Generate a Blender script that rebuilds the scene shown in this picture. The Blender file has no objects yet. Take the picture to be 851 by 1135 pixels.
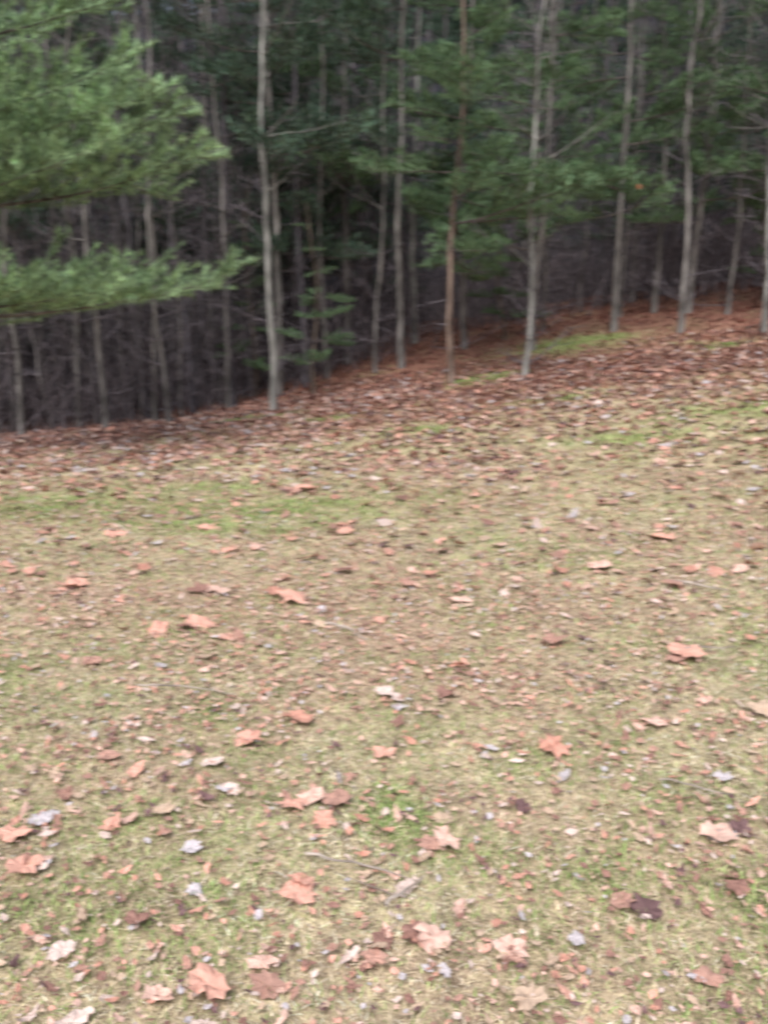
import bpy, math, random
import numpy as np
from mathutils import Matrix
R = np.random.default_rng(7)
random.seed(7)
scene = bpy.context.scene

# ------------------------------------------------------------ noise helpers
def _h(ix, iy, s):
    v = np.sin(ix*127.1 + iy*311.7 + s*74.7)*43758.5453
    return v - np.floor(v)
def vnoise(x, y, s=0):
    ix = np.floor(x); iy = np.floor(y); fx = x-ix; fy = y-iy
    fx = fx*fx*(3-2*fx); fy = fy*fy*(3-2*fy)
    a = _h(ix, iy, s); b = _h(ix+1, iy, s); c = _h(ix, iy+1, s); d = _h(ix+1, iy+1, s)
    return (a*(1-fx)+b*fx)*(1-fy)+(c*(1-fx)+d*fx)*fy
def fbm(x, y, s=0, o=4):
    t = 0; a = .5; n = 0
    for i in range(o):
        t = t + a*vnoise(x*2**i+i*13.3, y*2**i-i*7.1, s+i); n += a; a *= .55
    return t/n
def ss(x, a, b):
    t = np.clip((x-a)/(b-a), 0, 1); return t*t*(3-2*t)

# ------------------------------------------------------------ terrain
def terr(x, y):
    x = np.asarray(x, float); y = np.asarray(y, float)
    ax = np.where(x > 0, .13*x, .17*x)
    ax = np.clip(ax, -2.2, 2.6)
    b = .085+.125*ss(x, -6, 1.5)
    yy = 24 - np.log1p(np.exp(np.clip((24-y)/1.5,-40,80)))*1.5          # soft crest at 24 m
    arg = 1.0+ax+b*(yy-15)
    arg = np.where(arg > 8, 8, arg)
    z = .5*np.log1p(np.exp(np.clip(arg/.5, -40, 40)))
    z = z - .06*np.maximum(y-26, 0)*(1-ss(y, 28, 40))
    far = np.maximum(y-33, 0)
    z = z + 42*(1-np.exp(-(far/32)**1.3))
    side = np.maximum(np.abs(x)-60, 0)
    z = z + 14*(1-np.exp(-(side/50)**1.5))
    z = z + (fbm(x*.5, y*.5, 3)-.5)*.16*ss(y, 2, 9) + (fbm(x*3, y*3, 9)-.5)*.035
    z = z + (fbm(x*.15, y*.15, 5)-.5)*1.0*ss(y, 18, 40)
    return z

def gauss(x, y, cx, cy, sx, sy):
    return np.exp(-((x-cx)/sx)**2-((y-cy)/sy)**2)
GREEN = [(-3.7,7.8,1.2,.55,1.2),(-1.5,7.5,1.2,.7,1.0),(-2.2,8.9,1.6,.4,.7),(.05,2.55,.13,.2,.8),(.66,2.15,.14,.16,.7),
         (1.15,2.05,.2,.16,.6),(-.5,2.9,.2,.18,.4),(-.8,3.3,.2,.2,.4),(3.6,10.4,1.3,.5,.8),(1.1,2.6,.3,.2,.3),(.3,2.3,.3,.12,.3),
         (-2.6,14.4,1.1,.35,.9),(1.9,15.4,.75,.45,1.3),(4.2,17.6,1.5,.9,1.2),(6.6,15.7,.8,.45,1.1),(.4,12.0,.6,.35,.8),(2.2,3.5,.5,.5,.3),
         (-.3,8.0,1.5,.5,.35),(5.2,11.4,1.0,.5,.7),(-1.0,1.9,.3,.2,.25),(.9,1.7,.3,.12,.35),(-1.0,13.4,.6,.3,.8),(3.0,13.2,.7,.3,.7),(5.6,9.0,1.0,.4,.5)]
def green(x, y):
    g = ss(fbm(x*1.3, y*1.6, 21), .52, .78)*.28 + ss(fbm(x*5, y*6, 33), .5, .8)*.26
    nz = ss(fbm(x*3.2, y*4.2, 51), .3, .66)
    for cx, cy, sx, sy, a in GREEN:
        g = g + a*gauss(x, y, cx, cy, sx, sy)*(.25+1.0*nz)
    return np.clip(g, 0, 1)
def litter(x, y):
    e = (fbm(x*.6, y*.9, 61)-.5)*5.0+(fbm(x*2.5, y*3.5, 63)-.5)*3.5
    return ss(y+e, 9.8+.03*x, 14.8+.05*x)
def brown(x, y):
    b = gauss(x, y, .2, 4.6, 1.6, .8)*.85+gauss(x, y, -1.6, 5.0, 1.2, .9)*.55 + ss(fbm(x*.9, y*1.4, 71), .47, .72)*.6
    return np.clip(b, 0, 1)
def mix(a, b, t):
    return a*(1-t[:, None])+b*t[:, None]
TAN = np.array([.56,.47,.305]); TAN2 = np.array([.31,.25,.165]); GRN = np.array([.26,.315,.11]); BRN = np.array([.43,.295,.225])
LIT = np.array([.26,.115,.09]); LITD = np.array([.08,.04,.036])

# ------------------------------------------------------------ mesh builder
class MB:
    def __init__(s): s.V=[]; s.F=[]; s.C=[]; s.M=[]; s.n=0
    def add(s, V, F, C, m=0):
        V = np.asarray(V, float).reshape(-1,3); F = np.asarray(F, int).reshape(-1,3)
        C = np.asarray(C, float)
        if C.ndim == 1: C = np.tile(C, (len(V),1))
        s.V.append(V); s.F.append(F+s.n); s.C.append(C)
        s.M.append(np.full(len(F), m, int) if np.isscalar(m) else m); s.n += len(V)
    def arrays(s):
        return np.concatenate(s.V), np.concatenate(s.F), np.concatenate(s.C), np.concatenate(s.M)
    def mesh(s, name, mats, smooth=False):
        V, F, C, M = s.arrays()
        me = bpy.data.meshes.new(name)
        me.vertices.add(len(V)); me.vertices.foreach_set("co", V.astype(np.float32).ravel())
        me.loops.add(len(F)*3); me.loops.foreach_set("vertex_index", F.astype(np.int32).ravel())
        me.polygons.add(len(F)); me.polygons.foreach_set("loop_start", np.arange(0, len(F)*3, 3, dtype=np.int32))
        try: me.polygons.foreach_set("loop_total", np.full(len(F), 3, np.int32))
        except Exception: pass
        for m in mats: me.materials.append(m)
        me.polygons.foreach_set("material_index", M.astype(np.int32))
        me.polygons.foreach_set("use_smooth", np.full(len(F), smooth))
        me.update(calc_edges=True)
        at = me.color_attributes.new("Col", 'FLOAT_COLOR', 'POINT')
        c4 = np.ones((len(V),4), np.float32); c4[:,:3] = np.clip(C,0,.9)
        at.data.foreach_set("color", c4.ravel())
        return me
def obj(name, me, parent=None):
    o = bpy.data.objects.new(name, me); scene.collection.objects.link(o)
    if parent: o.parent = parent
    return o

def norm(v): return v/np.maximum(np.linalg.norm(v, axis=-1, keepdims=True), 1e-9)
def segs(P0, P1, r0, r1, k=3):
    P0 = np.asarray(P0); P1 = np.asarray(P1); n = len(P0)
    d = norm(P1-P0)
    up = np.where(np.abs(d[:,2:3]) > .9, np.array([[1.,0,0]]), np.array([[0,0,1.]]))
    a = norm(np.cross(d, up)); b = np.cross(d, a)
    r0 = np.broadcast_to(r0, (n,)); r1 = np.broadcast_to(r1, (n,))
    V = np.zeros((n, 2*k, 3))
    for i in range(k):
        t = 2*math.pi*i/k; o = a*math.cos(t)+b*math.sin(t)
        V[:, i] = P0+o*r0[:,None]; V[:, k+i] = P1+o*r1[:,None]
    f = []
    for i in range(k):
        j = (i+1) % k; f += [(i, j, k+j), (i, k+j, k+i)]
    f = np.array(f)
    F = (f[None]+(np.arange(n)*2*k)[:,None,None]).reshape(-1,3)
    return V.reshape(-1,3), F
def tube(P, r, k=8):
    P = np.asarray(P); n = len(P); d = norm(np.gradient(P, axis=0))
    ref = np.array([1.,0,0]) if abs(d[0][2]) > .6 else np.array([0,0,1.])
    a = norm(np.cross(d, ref)); b = np.cross(d, a)
    V = np.zeros((n,k,3))
    for i in range(k):
        t = 2*math.pi*i/k
        V[:,i] = P+(a*math.cos(t)+b*math.sin(t))*np.asarray(r)[:,None]
    F = []
    for j in range(n-1):
        for i in range(k):
            q = (i+1) % k
            F += [(j*k+i, j*k+q, (j+1)*k+q), (j*k+i, (j+1)*k+q, (j+1)*k+i)]
    return V.reshape(-1,3), np.array(F)

# ------------------------------------------------------------ materials
def mat(name, rough=.85, nscale=6, namt=.5, bump=0., bscale=30, stretch=(1,1,1), spec=0., simple=False):
    m = bpy.data.materials.new(name); m.use_nodes = True
    nt = m.node_tree; N = nt.nodes; L = nt.links; bs = N["Principled BSDF"]
    at = N.new("ShaderNodeAttribute"); at.attribute_name = "Col"
    tc = N.new("ShaderNodeTexCoord"); mp = N.new("ShaderNodeMapping"); mp.inputs["Scale"].default_value = stretch
    L.new(tc.outputs["Object"], mp.inputs["Vector"])
    nz = N.new("ShaderNodeTexNoise"); nz.inputs["Scale"].default_value = nscale; nz.inputs["Detail"].default_value = 1 if simple else 5
    nz.inputs["Roughness"].default_value = .65
    L.new(mp.outputs["Vector"], nz.inputs["Vector"])
    mr = N.new("ShaderNodeMapRange"); mr.inputs["From Min"].default_value = .3; mr.inputs["From Max"].default_value = .7
    mr.inputs["To Min"].default_value = 1-namt; mr.inputs["To Max"].default_value = 1+namt
    L.new(nz.outputs["Fac"], mr.inputs["Value"])
    mx = N.new("ShaderNodeVectorMath"); mx.operation = 'SCALE'
    L.new(at.outputs["Color"], mx.inputs[0]); L.new(mr.outputs["Result"], mx.inputs["Scale"])
    if simple:
        N.remove(bs); bs = N.new("ShaderNodeBsdfDiffuse"); L.new(mx.outputs["Vector"], bs.inputs["Color"])
        L.new(bs.outputs[0], N["Material Output"].inputs["Surface"])
    else:
        bs.inputs["Roughness"].default_value = rough
        bs.inputs["Specular IOR Level"].default_value = spec
        L.new(mx.outputs["Vector"], bs.inputs["Base Color"])
    if bump:
        bn = N.new("ShaderNodeTexNoise"); bn.inputs["Scale"].default_value = bscale; bn.inputs["Detail"].default_value = 3
        L.new(mp.outputs["Vector"], bn.inputs["Vector"])
        bp = N.new("ShaderNodeBump"); bp.inputs["Strength"].default_value = bump; bp.inputs["Distance"].default_value = .03
        L.new(bn.outputs["Fac"], bp.inputs["Height"]); L.new(bp.outputs["Normal"], bs.inputs["Normal"])
    return m
M_ground = mat("ground_soil_thatch", .95, 22, .5, .7, 60)
M_grass = mat("grass_blades", nscale=9, namt=.2, simple=True)
M_leaf = mat("dry_leaves", .7, 45, .16, spec=.3)
M_bark = mat("bark", .9, 7, .5, 0, 30, (1,1,.35), simple=True)
M_needle = mat("pine_needles", nscale=1.5, namt=.35, simple=True)
M_twig = mat("twigs", nscale=3, namt=.3, simple=True)

# ------------------------------------------------------------ ground
def axis(parts):
    out = []
    for a, b, st in parts: out += list(np.arange(a, b, st))
    return np.array(out)
gx = axis([(-200,-60,8),(-60,-20,1.5),(-20,-8,.3),(-8,8,.09),(8,20,.3),(20,60,1.5),(60,201,8)])
gy = axis([(-120,-20,8),(-20,0,1.2),(0,18,.09),(18,30,.25),(30,60,1),(60,220,6)])
X, Y = np.meshgrid(gx, gy); X = X.ravel(); Y = Y.ravel()
Z = terr(X, Y)
nx = len(gx); ny = len(gy)
i = np.arange(ny-1)[:,None]*nx+np.arange(nx-1)[None]; i = i.ravel()
F = np.concatenate([np.stack([i, i+1, i+nx+1],1), np.stack([i, i+nx+1, i+nx],1)])
c = mix(np.tile(TAN2,(len(X),1)), np.tile(TAN,(len(X),1)), ss(fbm(X*6,Y*6,81),.3,.6))
c = mix(c, np.tile(BRN,(len(X),1)), brown(X,Y)*.7)
c = mix(c, np.tile(GRN*.9,(len(X),1)), green(X,Y)*.75)
c = mix(c, np.tile(LIT,(len(X),1)), litter(X,Y)*.9*(1-.8*green(X,Y)*ss(Y,11,13)))
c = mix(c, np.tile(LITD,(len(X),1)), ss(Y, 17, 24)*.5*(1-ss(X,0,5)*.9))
c = mix(c, np.tile(np.array([.042,.042,.052]),(len(X),1)), ss(Y, 25, 32))  # blue-grey puts the wood's haze and dim interior into the ground colour
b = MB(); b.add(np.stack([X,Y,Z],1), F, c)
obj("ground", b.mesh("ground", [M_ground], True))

# ------------------------------------------------------------ grass
def scatter(n, y0, y1, half=lambda y: .58*y+1.3, pw=1.0):
    y = y0+(y1-y0)*R.random(int(n*1.0))**pw
    wmax = half(y1); x = (R.random(len(y))*2-1)*wmax
    k = np.abs(x) < half(y)
    return x[k], y[k]
def blades(b, x, y, hmin, hmax, w):
    n = len(x); z = terr(x, y)
    g = green(x, y); lt = litter(x, y); br = brown(x, y)
    keep = R.random(n) > np.maximum(lt*.88*(1-g), .25*br*(1-g)); x,y,z,g,br = x[keep],y[keep],z[keep],g[keep],br[keep]; n=len(x)
    isg = R.random(n) < (.07+.74*g)
    h = hmin+(hmax-hmin)*R.random(n); h = h*np.where(isg, 1.1, .9)
    az = R.random(n)*2*math.pi; lean = np.where(isg, R.uniform(.3,1.3,n), R.uniform(.7,1.9,n))*h
    up = h*np.where(isg, .7, R.uniform(.2,.6,n))
    ta = az+R.uniform(-.6,.6,n)+math.pi/2
    ww = w*R.uniform(.6,1.4,n)
    P = np.stack([x,y,z-.003],1); s = np.stack([np.cos(ta)*ww,np.sin(ta)*ww,np.zeros(n)],1)
    mid = P+np.stack([np.cos(az)*lean*.35,np.sin(az)*lean*.35,up*.75],1)
    tip = P+np.stack([np.cos(az)*lean,np.sin(az)*lean,up],1)
    V = np.stack([P-s,P+s,mid+s*.7,mid-s*.7,tip],1).reshape(-1,3)
    f = np.array([(0,1,2),(0,2,3),(3,2,4)])
    F = (f[None]+(np.arange(n)*5)[:,None,None]).reshape(-1,3)
    dry = np.array([[.78,.66,.46],[.67,.56,.39],[.88,.79,.62],[.46,.36,.26],[.69,.61,.39],[.60,.57,.33],[.33,.26,.19]])[R.integers(0,7,n)]
    grn = np.array([[.28,.40,.13],[.39,.48,.19],[.47,.54,.24],[.22,.31,.11]])[R.integers(0,4,n)]
    C = np.where(isg[:,None], grn, dry)*R.uniform(.68,1.25,n)[:,None]
    C = mix(C, np.tile(BRN*1.35,(n,1)), br*.5*(~isg))
    b.add(V, F, np.repeat(C,5,0))
b = MB()
x,y = scatter(300000, 1.0, 4.2); blades(b, x, y, .016, .038, .0022)
x,y = scatter(200000, 4.2, 8.5); blades(b, x, y, .018, .045, .0038)
x,y = scatter(120000, 8.5, 18); blades(b, x, y, .025, .055, .0068)
for cx,cy,sx,sy,a in GREEN:
    n = int(1300*a*min(1.5, max(.35, sx*sy*8)))
    x = R.normal(cx, sx*.7, n); y = R.normal(cy, sy*.7, n)
    k = (y > 1)&(R.random(n) < green(x,y)+.1); blades(b, x[k], y[k], .02, .05, .002+.0005*cy)
obj("grass", b.mesh("grass", [M_grass]))

# ------------------------------------------------------------ leaves
LC = np.array([[.74,.41,.32],[.64,.33,.25],[.78,.52,.43],[.50,.29,.23],[.33,.18,.145],[.76,.60,.54],[.60,.54,.56],[.20,.115,.115],[.60,.44,.33]])
def leaf_outline(kind):
    if kind == 0:
        pts = [(0,-.42),(.18,-.40),(.38,-.42),(.42,-.22),(.58,-.04),(.47,.10),(.48,.32),(.28,.32),(.16,.46),(0,.58),
               (-.16,.45),(-.27,.30),(-.47,.34),(-.46,.10),(-.57,-.06),(-.40,-.2),(-.40,-.40),(-.17,-.40)]
    elif kind == 1:
        pts = [(0,-.6),(.12,-.4),(.14,-.25),(.26,-.15),(.2,-.02),(.28,.15),(.2,.25),(.16,.45),(0,.6),(-.15,.42),(-.18,.22),(-.3,.1),(-.2,-.04),(-.24,-.2),(-.15,-.28),(-.11,-.4)]
    else:
        pts = [(0,-.55),(.3,-.25),(.34,.1),(.12,.3),(0,.55),(-.2,.25),(-.36,.05),(-.22,-.3)]
    return np.array(pts)
def leaves(b, x, y, size, col, kind, lift=.012, tilt=.35, curl=.5, az=None):
    n = len(x)
    if n == 0: return
    o = leaf_outline(kind); k = len(o)
    L = np.concatenate([[[0,0]], o*.55, o]); L = L[None]*size[:,None,None]
    L = L*R.uniform(.6,1.1,(n,1,2))
    jit = 1+R.normal(0,.09,(n,2*k+1)); L = L*jit[...,None]
    u = L/size[:,None,None]; r2 = (u**2).sum(-1)
    ca = R.random(n)*math.pi
    ax = u[...,0]*np.cos(ca)[:,None]+u[...,1]*np.sin(ca)[:,None]
    cu = R.uniform(.1,1,n)*curl
    zz = (ax**2*cu[:,None]*1.6 + r2*R.uniform(-.3,.4,n)[:,None]*curl + R.normal(0,.04,(n,2*k+1)))*size[:,None]
    P = np.concatenate([L, zz[...,None]], -1)
    tx = R.normal(0,tilt,n); ty = R.normal(0,tilt,n); a = R.random(n)*2*math.pi if az is None else az
    c_, s_ = np.cos(tx)[:,None], np.sin(tx)[:,None]
    P = np.stack([P[...,0], P[...,1]*c_-P[...,2]*s_, P[...,1]*s_+P[...,2]*c_], -1)
    c_, s_ = np.cos(ty)[:,None], np.sin(ty)[:,None]
    P = np.stack([P[...,0]*c_+P[...,2]*s_, P[...,1], -P[...,0]*s_+P[...,2]*c_], -1)
    c_, s_ = np.cos(a)[:,None], np.sin(a)[:,None]
    P = np.stack([P[...,0]*c_-P[...,1]*s_, P[...,0]*s_+P[...,1]*c_, P[...,2]], -1)
    P[...,0] += x[:,None]; P[...,1] += y[:,None]
    P[...,2] += (terr(x,y)+lift+size*.10*R.random(n)+size*tilt*.22)[:,None]
    f = []
    for i in range(k):
        j = (i+1)%k
        f += [(0,1+i,1+j),(1+i,1+k+i,1+k+j),(1+i,1+k+j,1+j)]
    F = (np.array(f)[None]+(np.arange(n)*(2*k+1))[:,None,None]).reshape(-1,3)
    C = np.repeat(col, 2*k+1, 0).reshape(n,2*k+1,3)
    C = C*(1-.22*(R.random((n,2*k+1,1))))
    b.add(P.reshape(-1,3), F, C.reshape(-1,3))
def pick(n, p):
    p = np.array(p,float); p/=p.sum()
    return LC[R.choice(len(LC), n, p=p)]*R.uniform(.8,1.12,n)[:,None]
b = MB()
PL = [.17,.10,.17,.19,.15,.10,.05,.05,.14]
BIG = [(-.227,1.72,.15,0),(-.469,2.19,.15,0),(-.482,2.36,.12,0),(-.111,2.07,.125,0),(.164,1.86,.10,2),(.25,1.89,.075,6),(.078,1.78,.05,6),
 (-.094,2.6,.13,2),(-.06,2.58,.11,3),(-.12,2.55,.10,0),(-.176,3.05,.17,0),(0,2.95,.12,0),(.221,2.98,.19,1),(.082,2.33,.13,2),(.06,2.31,.09,3),(.434,2.37,.14,2),
 (-.238,4.5,.24,0),(-.293,4.38,.20,0),(-.26,4.45,.15,4),(-.112,3.22,.16,1),(-.246,2.09,.06,6),(-.223,2.85,.10,5),(-.287,2.5,.09,8),(-.158,1.8,.09,2),
 (.188,1.69,.09,8),(-.419,1.84,.08,5),(.393,3.95,.2,0),(.38,3.9,.14,3),(-.442,2.45,.09,6),(.064,1.88,.10,2),(.04,1.9,.10,4),(-.25,2.3,.07,6),
 (.14,2.98,.06,6),(.44,2.75,.07,6),(-.458,2.78,.07,8),(-.12,4.95,.22,0),(.1,4.9,.16,2),(-.2,6.2,.2,0),(-.05,6.8,.22,0),(.15,6.3,.2,2),
 (-.35,6.6,.22,0),(.36,6.4,.22,0),(-.23,6.9,.2,0),(.28,5.6,.2,2),(-.4,5.2,.2,0),(.46,2.1,.1,4),(-.32,1.95,.08,4),(.42,1.75,.09,3),(-.1,8.6,.3,0),(-.12,8.5,.26,3),
 (.31,2.05,.08,3),(-.36,2.9,.1,3),(.35,3.2,.12,2),(.0,3.5,.12,5),(.22,4.2,.16,3),(.49,3.3,.13,8),(-.38,3.9,.14,3),(.03,5.3,.18,3)]
bx = np.array([k*(.982*d+.30) for k,d,s,c_ in BIG]); by = np.array([d for k,d,s,c_ in BIG])
leaves(b, bx, by, np.array([s*.98 for k,d,s,c_ in BIG]), LC[[c_ for *_,c_ in BIG]], 0, lift=.018, tilt=.10, curl=.3)
def clumpkeep(x,y,base,amp,seed=91):
    return R.random(len(x)) < np.clip(base+amp*(ss(fbm(x*1.6,y*1.6,seed),.48,.7)+.6*brown(x,y)),0,1)
x,y = scatter(1800,1.0,9); k=clumpkeep(x,y,.08,.4); x,y=x[k],y[k]; leaves(b,x,y,R.uniform(.045,.10,len(x)),pick(len(x),PL),0,.014,.22)
x,y = scatter(24000,1.0,9.5); k=clumpkeep(x,y,.24,.6,92); x,y=x[k],y[k]; leaves(b,x,y,R.uniform(.02,.065,len(x)),pick(len(x),PL),1,.016,.3)
x,y = scatter(110000,1.0,10); k=clumpkeep(x,y,.34,.6,93); x,y=x[k],y[k]; leaves(b,x,y,R.uniform(.012,.040,len(x)),pick(len(x),[.13,.1,.18,.2,.22,.14,.08,.09,.2]),2,.017,.35)
x,y = scatter(50000,5.0,16); k=R.random(len(x))<(.06+.5*ss(y+(fbm(x,y*1.5,95)-.5)*7,7.2,12.5)); k&=R.random(len(x))>.75*green(x,y); x,y=x[k],y[k]
leaves(b,x,y,R.uniform(.04,.135,len(x)),pick(len(x),[.17,.12,.16,.18,.15,.13,.08,.07,.05])*.90,0,.016,.26)
x,y = scatter(32000,9,17); k=R.random(len(x))<(.08+.9*litter(x,y)); k&=R.random(len(x))>.8*green(x,y); x,y=x[k],y[k]
leaves(b,x,y,R.uniform(.05,.12,len(x)),pick(len(x),[.12,.14,.08,.22,.22,.06,.04,.12,.05])*.74,2,.015,.3)
obj("fallen_leaves", b.mesh("fallen_leaves",[M_leaf]))
b = MB()
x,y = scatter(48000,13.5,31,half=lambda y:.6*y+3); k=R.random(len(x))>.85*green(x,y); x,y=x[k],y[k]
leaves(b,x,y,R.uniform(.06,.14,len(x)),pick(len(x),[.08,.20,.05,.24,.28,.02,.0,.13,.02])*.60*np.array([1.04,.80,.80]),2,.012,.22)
obj("leaf_litter", b.mesh("leaf_litter",[M_leaf]))

# ------------------------------------------------------------ fallen twigs
def twig(x0,y0,x1,y1,r=.005):
    n=12; t=np.linspace(0,1,n); x=x0+(x1-x0)*t+np.cumsum(R.normal(0,.006,n)); y=y0+(y1-y0)*t+np.cumsum(R.normal(0,.008,n))
    z=terr(x,y)+.03+.008*np.sin(t*5); b=MB(); V,F=tube(np.stack([x,y,z],1), r*(1-.7*t),6); b.add(V,F,[.40,.34,.30])
    for q in (4,7,9):
        P0=np.array([[x[q],y[q],z[q]]]); P1=P0+np.array([[R.normal(0,.07),R.normal(.02,.06),.008]]); V,F=segs(P0,P1,r*.5,r*.15,5); b.add(V,F,[.30,.24,.20])
    obj("fallen_twig", b.mesh("fallen_twig",[M_bark]))
twig(-1.22,3.6,-.72,3.48,.006); twig(-.26,2.25,.12,2.17,.005); twig(.0,2.02,.14,2.18,.007); twig(2.0,5.2,2.35,5.0,.012); twig(-.35,4.45,-.1,4.2,.01)
twig(1.05,2.7,1.3,2.62,.004); twig(1.6,4.0,1.95,4.1,.007)

# ------------------------------------------------------------ trees
def limb(P0, az, el, L, n=6, curve=.3, wob=.06):
    P=[np.array(P0,float)]
    for i in range(n):
        el += curve/n + R.normal(0,wob); az += R.normal(0,wob*1.6)
        d=np.array([math.cos(az)*math.cos(el), math.sin(az)*math.cos(el), math.sin(el)])
        P.append(P[-1]+d*L/n)
    return np.array(P)
def chain(b, P, r0, r1, col, k=3, m=0):
    r=np.linspace(r0,r1,len(P)); V,F=segs(P[:-1],P[1:],r[:-1],r[1:],k); b.add(V,F,col,m)
def trunk(b,H,r,lean=(0,0),wob=.05,col=(.2,.18,.16),k=8):
    n=int(H/.5)+3; t=np.linspace(0,1,n); z=-.25+t*(H+.25)
    px=lean[0]*t*H+np.cumsum(R.normal(0,wob*.5,n))*np.minimum(t*4,1)+.11*np.sin(t*5+R.random()*6)*np.minimum(t*3,1)
    py=lean[1]*t*H+np.cumsum(R.normal(0,wob*.5,n))*np.minimum(t*4,1)
    rr=r*(1-t)**.75+.008; rr[0:2]*=1.25
    P=np.stack([px,py,z],1); V,F=tube(P,rr,k)
    s=R.random()*50
    C=np.tile(np.array(col),(len(V),1))*(.1+1.7*fbm(V[:,2]*2.6+s,np.arctan2(V[:,1]-np.repeat(py,k),V[:,0]-np.repeat(px,k))*1.2,4,2))[:,None]
    b.add(V,F,C,0); return P,rr
TC=np.array([.155,.138,.155])  # twig colour, its cool tint painted in to stand for forest haze
def bare_tree(H=11,r=.07,h0=2,nb=26,L=1.8,col=(.2,.18,.165),lean=(0,0),tw=5,up=.5,wob=.05,dead=14,sub=3,thick=1.,extra=()):
    b=MB(); P,rr=trunk(b,H,r,lean,wob,col)
    for h,az,el,l in extra:
        q=int(h/H*(len(P)-1)); A=limb(P[q],az,el,l,7,.1,.06); chain(b,A,.016,.005,np.array(col)*.8,5,0)
    for i in range(nb+dead):
        t = (h0+(H-h0)*(R.random()**.9))/H if i<nb else R.uniform(.06,h0/H+.1)
        q=min(int(t*(len(P)-1)),len(P)-2)
        az=R.random()*6.283; LL=L*(1-.65*t)*R.uniform(.5,1.2)*(1 if i<nb else .5)
        A=limb(P[q],az,R.uniform(.0,up+.3),LL,7,R.uniform(0,.6),.1)
        r0=min(rr[q]*.5,.006+LL*.008); chain(b,A,r0,.003*thick,np.array(col)*.7 if i<nb else TC,4,0)
        for j in range(tw):
            s=R.integers(2,len(A)); B=limb(A[s],az+R.choice([-1,1])*R.uniform(.4,1.1),R.uniform(-.1,.8),LL*R.uniform(.2,.5),4,.2,.12)
            chain(b,B,.0055*thick,.002*thick,TC,3,1)
            for w in range(sub):
                s2=R.integers(1,len(B)); Cc=limb(B[s2],az+R.uniform(-1.5,1.5),R.uniform(-.2,1),LL*R.uniform(.1,.25),2,.1,.1); chain(b,Cc,.0035*thick,.0015*thick,TC,3,1)
    return b
def bough(L=2.5,needles=14,nw=.004,nl=.11,gcol=(.06,.105,.045),sp=.075,cv=None):
    b=MB(); A=limb((0,0,0),0,-.05,L,9,R.uniform(.05,.4) if cv is None else cv,.07 if cv is None else .035)
    chain(b,A,.008+L*.006,.004,[.12,.105,.10],5,0)
    pts=[];dirs=[]
    def tufts(Q,s0=0.25):
        d=np.linalg.norm(np.diff(Q,axis=0),axis=1); T=np.concatenate([[0],np.cumsum(d)])
        for s in np.arange(T[-1]*s0,T[-1],sp):
            k=min(np.searchsorted(T,s,'right')-1,len(Q)-2); f=(s-T[k])/d[k]
            pts.append(Q[k]*(1-f)+Q[k+1]*f); dirs.append((Q[k+1]-Q[k])/d[k])
        pts.append(Q[-1]); dirs.append((Q[-1]-Q[-2])/d[-1])
    tufts(A,.6)
    nt=int(6+L*7)
    for i in range(nt):
        s=.15+.83*(i+R.random()*.8)/nt; q=min(int(s*9),8); f=s*9-q; p=A[q]*(1-f)+A[min(q+1,9)]*f
        side=1 if i%2 else -1; l=L*.36*(1.08-s)**.7*R.uniform(.6,1.2)+.12
        B=limb(p,side*R.uniform(.55,1.0),R.uniform(-.05,.45),l,4,.25,.09); chain(b,B,.006,.0025,[.12,.105,.09],3,0); tufts(B,.2)
        for j in range(2+int(l*3)):
            q2=R.integers(1,4); C_=limb(B[q2],side*R.uniform(0,1.2),R.uniform(-.05,.6),l*R.uniform(.2,.5),2,.2,.1); chain(b,C_,.004,.002,[.12,.105,.09],3,0); tufts(C_,.25)
    P=np.array(pts); D=np.array(dirs); n=len(P)
    Pn=np.repeat(P,needles,0); Dn=np.repeat(D,needles,0)
    d=norm(Dn*1.0+R.normal(0,.50,Pn.shape)+np.array([0,0,.15])); ln=nl*R.uniform(.65,1.15,len(Pn))
    sd=norm(np.cross(d,R.normal(0,1,d.shape)))*nw
    V=np.stack([Pn-sd,Pn+sd,Pn+d*ln[:,None]],1).reshape(-1,3)
    cj=np.repeat(np.array(gcol)[None]*R.uniform(.55,1.5,(n,1))+R.normal(0,.008,(n,3)),needles*3,0)
    b.add(V,np.arange(len(V)).reshape(-1,3),cj,1)
    return b.arrays()
def place_bough(b,A,p,az,el,s=1,roll=0):
    V,F,C,M=A; Rm=np.array(Matrix.Rotation(az,3,'Z')@Matrix.Rotation(-el,3,'Y')@Matrix.Rotation(roll,3,'X'))
    b.add((V*s)@Rm.T+np.array(p),F,C,M)
def pine(boughs,H=12,r=.1,h0=2.5,nb=40,Lmax=2.4,col=(.15,.12,.10),lean=(0,0),extra=()):
    b=MB(); P,rr=trunk(b,H,r,lean,.04,col)
    for i in range(nb):
        t=(h0+(H-h0)*((i+R.random()*.6)/nb))/H; q=min(int(t*(len(P)-1)),len(P)-1)
        L=Lmax*(1-.75*(t-h0/H)/(1-h0/H))*R.uniform(.6,1.1)
        A=boughs[R.integers(len(boughs))]; bl=np.abs(A[0][:,0]).max()
        place_bough(b,A,P[q],R.random()*6.283,R.uniform(-.22,.28),L/bl,R.normal(0,.15))
    for h,az,L,el in extra:
        q=min(int(h/H*(len(P)-1)),len(P)-1); A=boughs[R.integers(len(boughs))]; bl=np.abs(A[0][:,0]).max()
        place_bough(b,A,P[q],az,el,L/bl,R.normal(0,.06))
    for i in range(16):
        q=R.integers(2,max(3,int(h0/H*len(P)))+1); Aq=limb(P[q],R.random()*6.283,R.uniform(-.2,.3),R.uniform(.4,1.4),5,.1,.1); chain(b,Aq,.008,.003,TC*.9,3,0)
    return b
MT=[M_bark,M_twig]; MP=[M_bark,M_needle]
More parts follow.
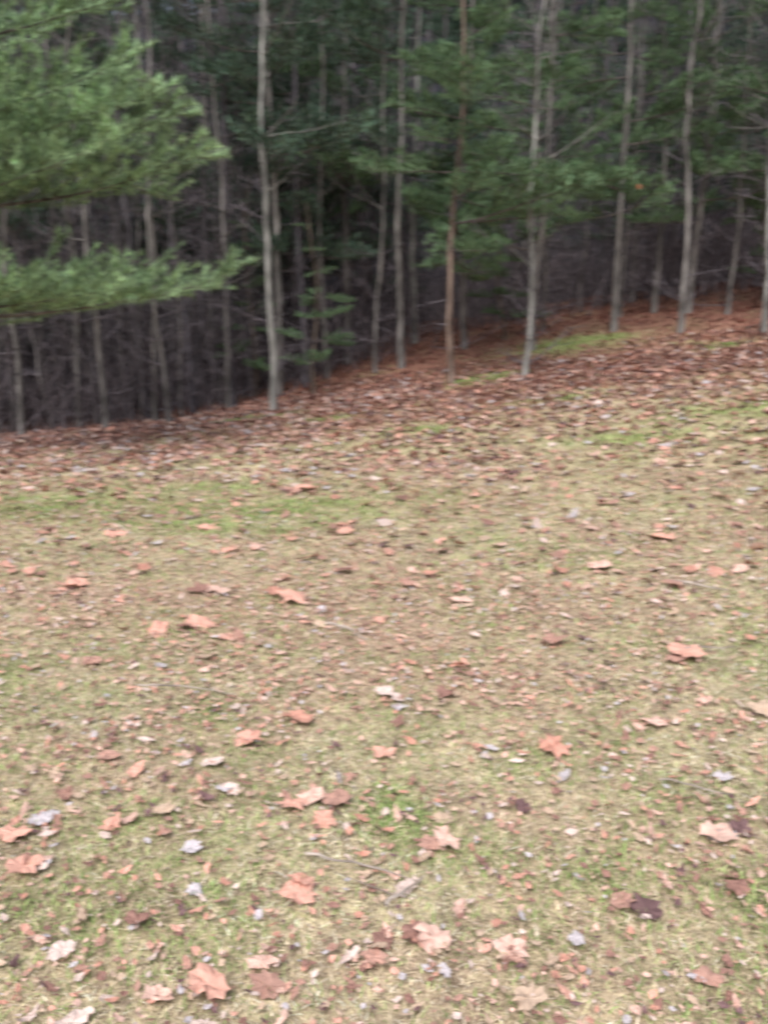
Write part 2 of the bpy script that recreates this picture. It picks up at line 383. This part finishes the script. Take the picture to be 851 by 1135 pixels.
far_b=[bough(2.4,7,.0085,.15,(.115,.172,.125),.13) for _ in range(4)]
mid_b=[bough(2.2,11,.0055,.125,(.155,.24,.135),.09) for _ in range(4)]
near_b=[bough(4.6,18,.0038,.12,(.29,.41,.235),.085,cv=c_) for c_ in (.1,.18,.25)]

def put(name,b,x,y,mats,rot=0):
    o=obj(name,b.mesh(name,mats)); o.location=(x,y,float(terr(x,y))); o.rotation_euler=(0,0,rot); return o

b=pine(near_b,H=13,r=.17,h0=5.6,nb=14,Lmax=3.8,extra=[(2.75,-.02,5.7,.03),(2.7,-.22,4.4,.02),(4.0,.0,5.4,.06),(4.0,-.25,4.6,.10),(4.5,.1,5.0,.12),(4.4,-.12,5.0,.14),
      (5.0,-.1,4.6,.16),(5.6,.1,4.4,.2)])
put("pine_tree",b,-7.3,11.6,MP)
GREY=(.19,.178,.17); PALE=(.27,.265,.25); BRWN=(.20,.15,.125)
hero=[
 (-2.15,15.0,'b',13,.052,PALE,(.006,0),0),(1.33,15.3,'p',8.5,.052,BRWN,(.012,0),2.8),(2.72,15.2,'b',7.5,.048,PALE,(.004,0),0),
 (6.45,17.2,'b',11,.055,GREY,(.008,0),0),(7.8,16.2,'b',11,.048,PALE,(-.002,0),0),(6.8,20.0,'b',9,.055,GREY,(0,0),0),(8.0,18.5,'b',9,.04,GREY,(.01,0),0),
 (.8,20.5,'b',10,.065,PALE,(-.005,0),0),(-1.3,18.0,'b',11,.045,GREY,(0,0),0),(3.3,17.5,'p',12,.05,GREY,(.004,0),2.6),(4.1,22.0,'b',12,.07,GREY,(0,0),0),
 (-7.1,15.1,'b',9,.055,GREY,(.03,0),0),(-5.4,15.0,'b',10,.05,GREY,(-.01,0),0),(-4.6,15.6,'b',9,.04,GREY,(.005,0),0),(-4.25,15.3,'b',9,.04,GREY,(-.004,0),0),
 (-6.3,15.9,'b',10,.045,GREY,(.02,0),0),(-3.3,16.4,'b',10,.035,GREY,(.0,0),0),(7.0,22.5,'p',12,.08,GREY,(0,0),2.4),(9.2,18.5,'b',11,.06,GREY,(0,0),0),(-.2,17.5,'b',9,.035,GREY,(.01,0),0),
 (5.3,18.2,'p',13,.065,GREY,(0,0),2.8),(7.4,19.3,'p',12,.065,GREY,(.01,0),2.4),(-.9,19.5,'p',13,.08,GREY,(0,0),4.0),(9.6,18.6,'p',13,.08,GREY,(0,0),2.4),
 (-4.0,18.5,'P',14,.09,GREY,(0,0),4.6),(-7.5,18.0,'P',14,.1,GREY,(0,0),4.4),(1.9,18.6,'p',12,.055,GREY,(0,0),2.8),
 (-2.3,17.0,'P',13,.07,GREY,(0,0),5.2),(.4,17.6,'P',13,.06,GREY,(0,0),5.0),(-5.8,17.2,'P',13,.07,GREY,(0,0),5.0),(8.6,17.4,'p',12,.06,GREY,(0,0),3.2),
 (5.9,19.8,'b',8,.03,GREY,(.01,0),0),(9.0,17.0,'b',8,.03,GREY,(-.01,0),0),(3.9,19.5,'b',8,.03,GREY,(.01,0),0)]
for n_,(x,y,k,H,r,col,ln,h0) in enumerate(hero):
    if k=='b':
        b=bare_tree(H,r,h0=H*.3,nb=26,L=2.0,col=col,lean=ln,tw=5,extra=[(4.1,-.1,.35,1.7)] if n_==2 else ()); put("bare_tree",b,x,y,MT)
    else:
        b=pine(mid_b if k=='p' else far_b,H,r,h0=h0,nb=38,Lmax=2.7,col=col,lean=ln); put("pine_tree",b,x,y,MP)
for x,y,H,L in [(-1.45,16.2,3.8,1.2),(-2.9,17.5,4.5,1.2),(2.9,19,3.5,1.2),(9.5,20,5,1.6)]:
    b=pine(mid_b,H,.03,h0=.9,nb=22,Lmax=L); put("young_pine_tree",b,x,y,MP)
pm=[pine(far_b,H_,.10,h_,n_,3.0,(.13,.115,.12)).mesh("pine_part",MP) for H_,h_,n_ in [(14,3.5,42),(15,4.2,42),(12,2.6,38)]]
bm_=[bare_tree(H_,r_,H_*.25,22,2.0,c_,(R.normal(0,.02),0),5,sub=2,thick=1.6,wob=.10).mesh("bare_part",MT) for H_,r_,c_ in [(13,.055,(.16,.15,.155)),(15,.07,(.12,.11,.125)),(10,.032,(.20,.185,.18)),(16,.08,(.11,.10,.11)),(8,.026,(.17,.155,.155)),(12,.04,(.13,.12,.13))]]  # trunk colours carry a painted bluish haze tint
def brush(n=60,w=1.6,h=2.4):
    b=MB()
    for i in range(n):
        p=np.array([R.normal(0,w*.6),R.normal(0,w*.6),-.15]); az=R.random()*6.283
        A=limb(p,az,R.uniform(.9,1.55),h*R.uniform(.3,1.1),5,R.uniform(-.5,.3),.12); c_=np.array([.14,.12,.13])*R.uniform(.4,1.8)
        chain(b,A,R.uniform(.006,.013),.003,c_,3,0)
        for j in range(4):
            q=R.integers(2,6); B=limb(A[min(q,5)],R.random()*6.283,R.uniform(-.2,1),h*R.uniform(.1,.35),3,.1,.15); chain(b,B,.005,.002,c_,3,0)
    return b
br=[brush().mesh("brush_part",[M_twig]) for _ in range(3)]
def edge(x): return 15.6+6.0*ss(np.asarray(float(x)),-3.2,1.5)
forest=bpy.data.objects.new("distant_forest",None); scene.collection.objects.link(forest)
def inst(me,name,x,y,s,tilt=.045):
    o=obj(name,me,forest); o.location=(x,y,float(terr(x,y))-.05); o.rotation_euler=(R.normal(0,tilt),R.normal(0,tilt),R.random()*6.283); w_=s*R.uniform(.7,1.1); o.scale=(w_,w_,s*R.uniform(.9,1.15))
def fill(n,y0,y1,wfun,meshes,name,smin,smax,pw=1.,off=0.,xmax=99):
    c=0; tries=0
    while c<n and tries<n*40:
        tries+=1
        y=y0+(y1-y0)*R.random()**pw; x=R.uniform(-1,1)*wfun(y)
        if y<edge(x)+off or x>xmax: continue
        inst(meshes[R.integers(len(meshes))],name,x,y,R.uniform(smin,smax)); c+=1
wf=lambda y:.60*y+3.5
fill(48,15.3,18,wf,[bm_[4],bm_[2],bm_[5]],"bare_tree_part",.5,.8,1,-.3,-2.3)
fill(125,15.8,23,wf,bm_,"bare_tree_part",.5,1.1)
fill(170,22,38,wf,bm_,"bare_tree_part",.7,1.2,1.2)
fill(24,17,24,wf,pm,"pine_tree_part",.65,.95,1,.5)
fill(60,23,40,wf,pm,"pine_tree_part",.75,1.2)
fill(60,38,60,wf,pm,"pine_tree_part",1.1,1.5)
fill(80,15.5,23,wf,br,"brush_part",.6,1.2,1,.1)
fill(70,22,34,wf,br,"brush_part",1.,1.7)
b=MB()
for hx,hy,hz in [(5.1,16.3,5.1),(2.2,15.3,8.2)]:
    x=np.array([hx,hx+.04]); y=np.array([hy,hy]); leaves(b,x,y,np.array([.12,.10]),np.array([[.5,.2,.12]]*2),0,lift=hz-float(terr(hx,hy)),tilt=.8)
obj("hanging_withered_leaves", b.mesh("hanging_withered_leaves",[M_leaf]))

# ------------------------------------------------------------ light
w=bpy.data.worlds.new("World"); scene.world=w; w.use_nodes=True
nt=w.node_tree; bg=nt.nodes["Background"]; sky=nt.nodes.new("ShaderNodeTexSky"); sky.sky_type='NISHITA'; sky.sun_disc=False
EL=math.radians(55); AZ=math.radians(200)
sky.sun_elevation=EL; sky.sun_rotation=AZ; sky.dust_density=3.0
hs=nt.nodes.new("ShaderNodeHueSaturation"); hs.inputs["Saturation"].default_value=.65
nt.links.new(sky.outputs[0],hs.inputs["Color"]); nt.links.new(hs.outputs[0],bg.inputs[0]); bg.inputs[1].default_value=.15
sl=bpy.data.lights.new("sun","SUN"); sl.energy=3.5; sl.angle=math.radians(50); sl.color=(1,.98,.955)
so=bpy.data.objects.new("sun",sl); scene.collection.objects.link(so)
so.rotation_euler=(math.radians(35),0,math.radians(-20))

# ------------------------------------------------------------ camera
cd=bpy.data.cameras.new("camera"); co=bpy.data.objects.new("camera",cd); scene.collection.objects.link(co); scene.camera=co
co.location=(0,0,1.62); co.rotation_euler=(math.radians(90-10.8),0,0)
cd.sensor_fit='VERTICAL'; cd.sensor_height=36; cd.lens=27.0; cd.clip_end=600; cd.clip_start=.05
cd.dof.use_dof=True; cd.dof.focus_distance=.7; cd.dof.aperture_fstop=11.; cd.dof.aperture_ratio=.33
scene.view_settings.view_transform='Standard'; scene.view_settings.look='None'; scene.view_settings.exposure=0
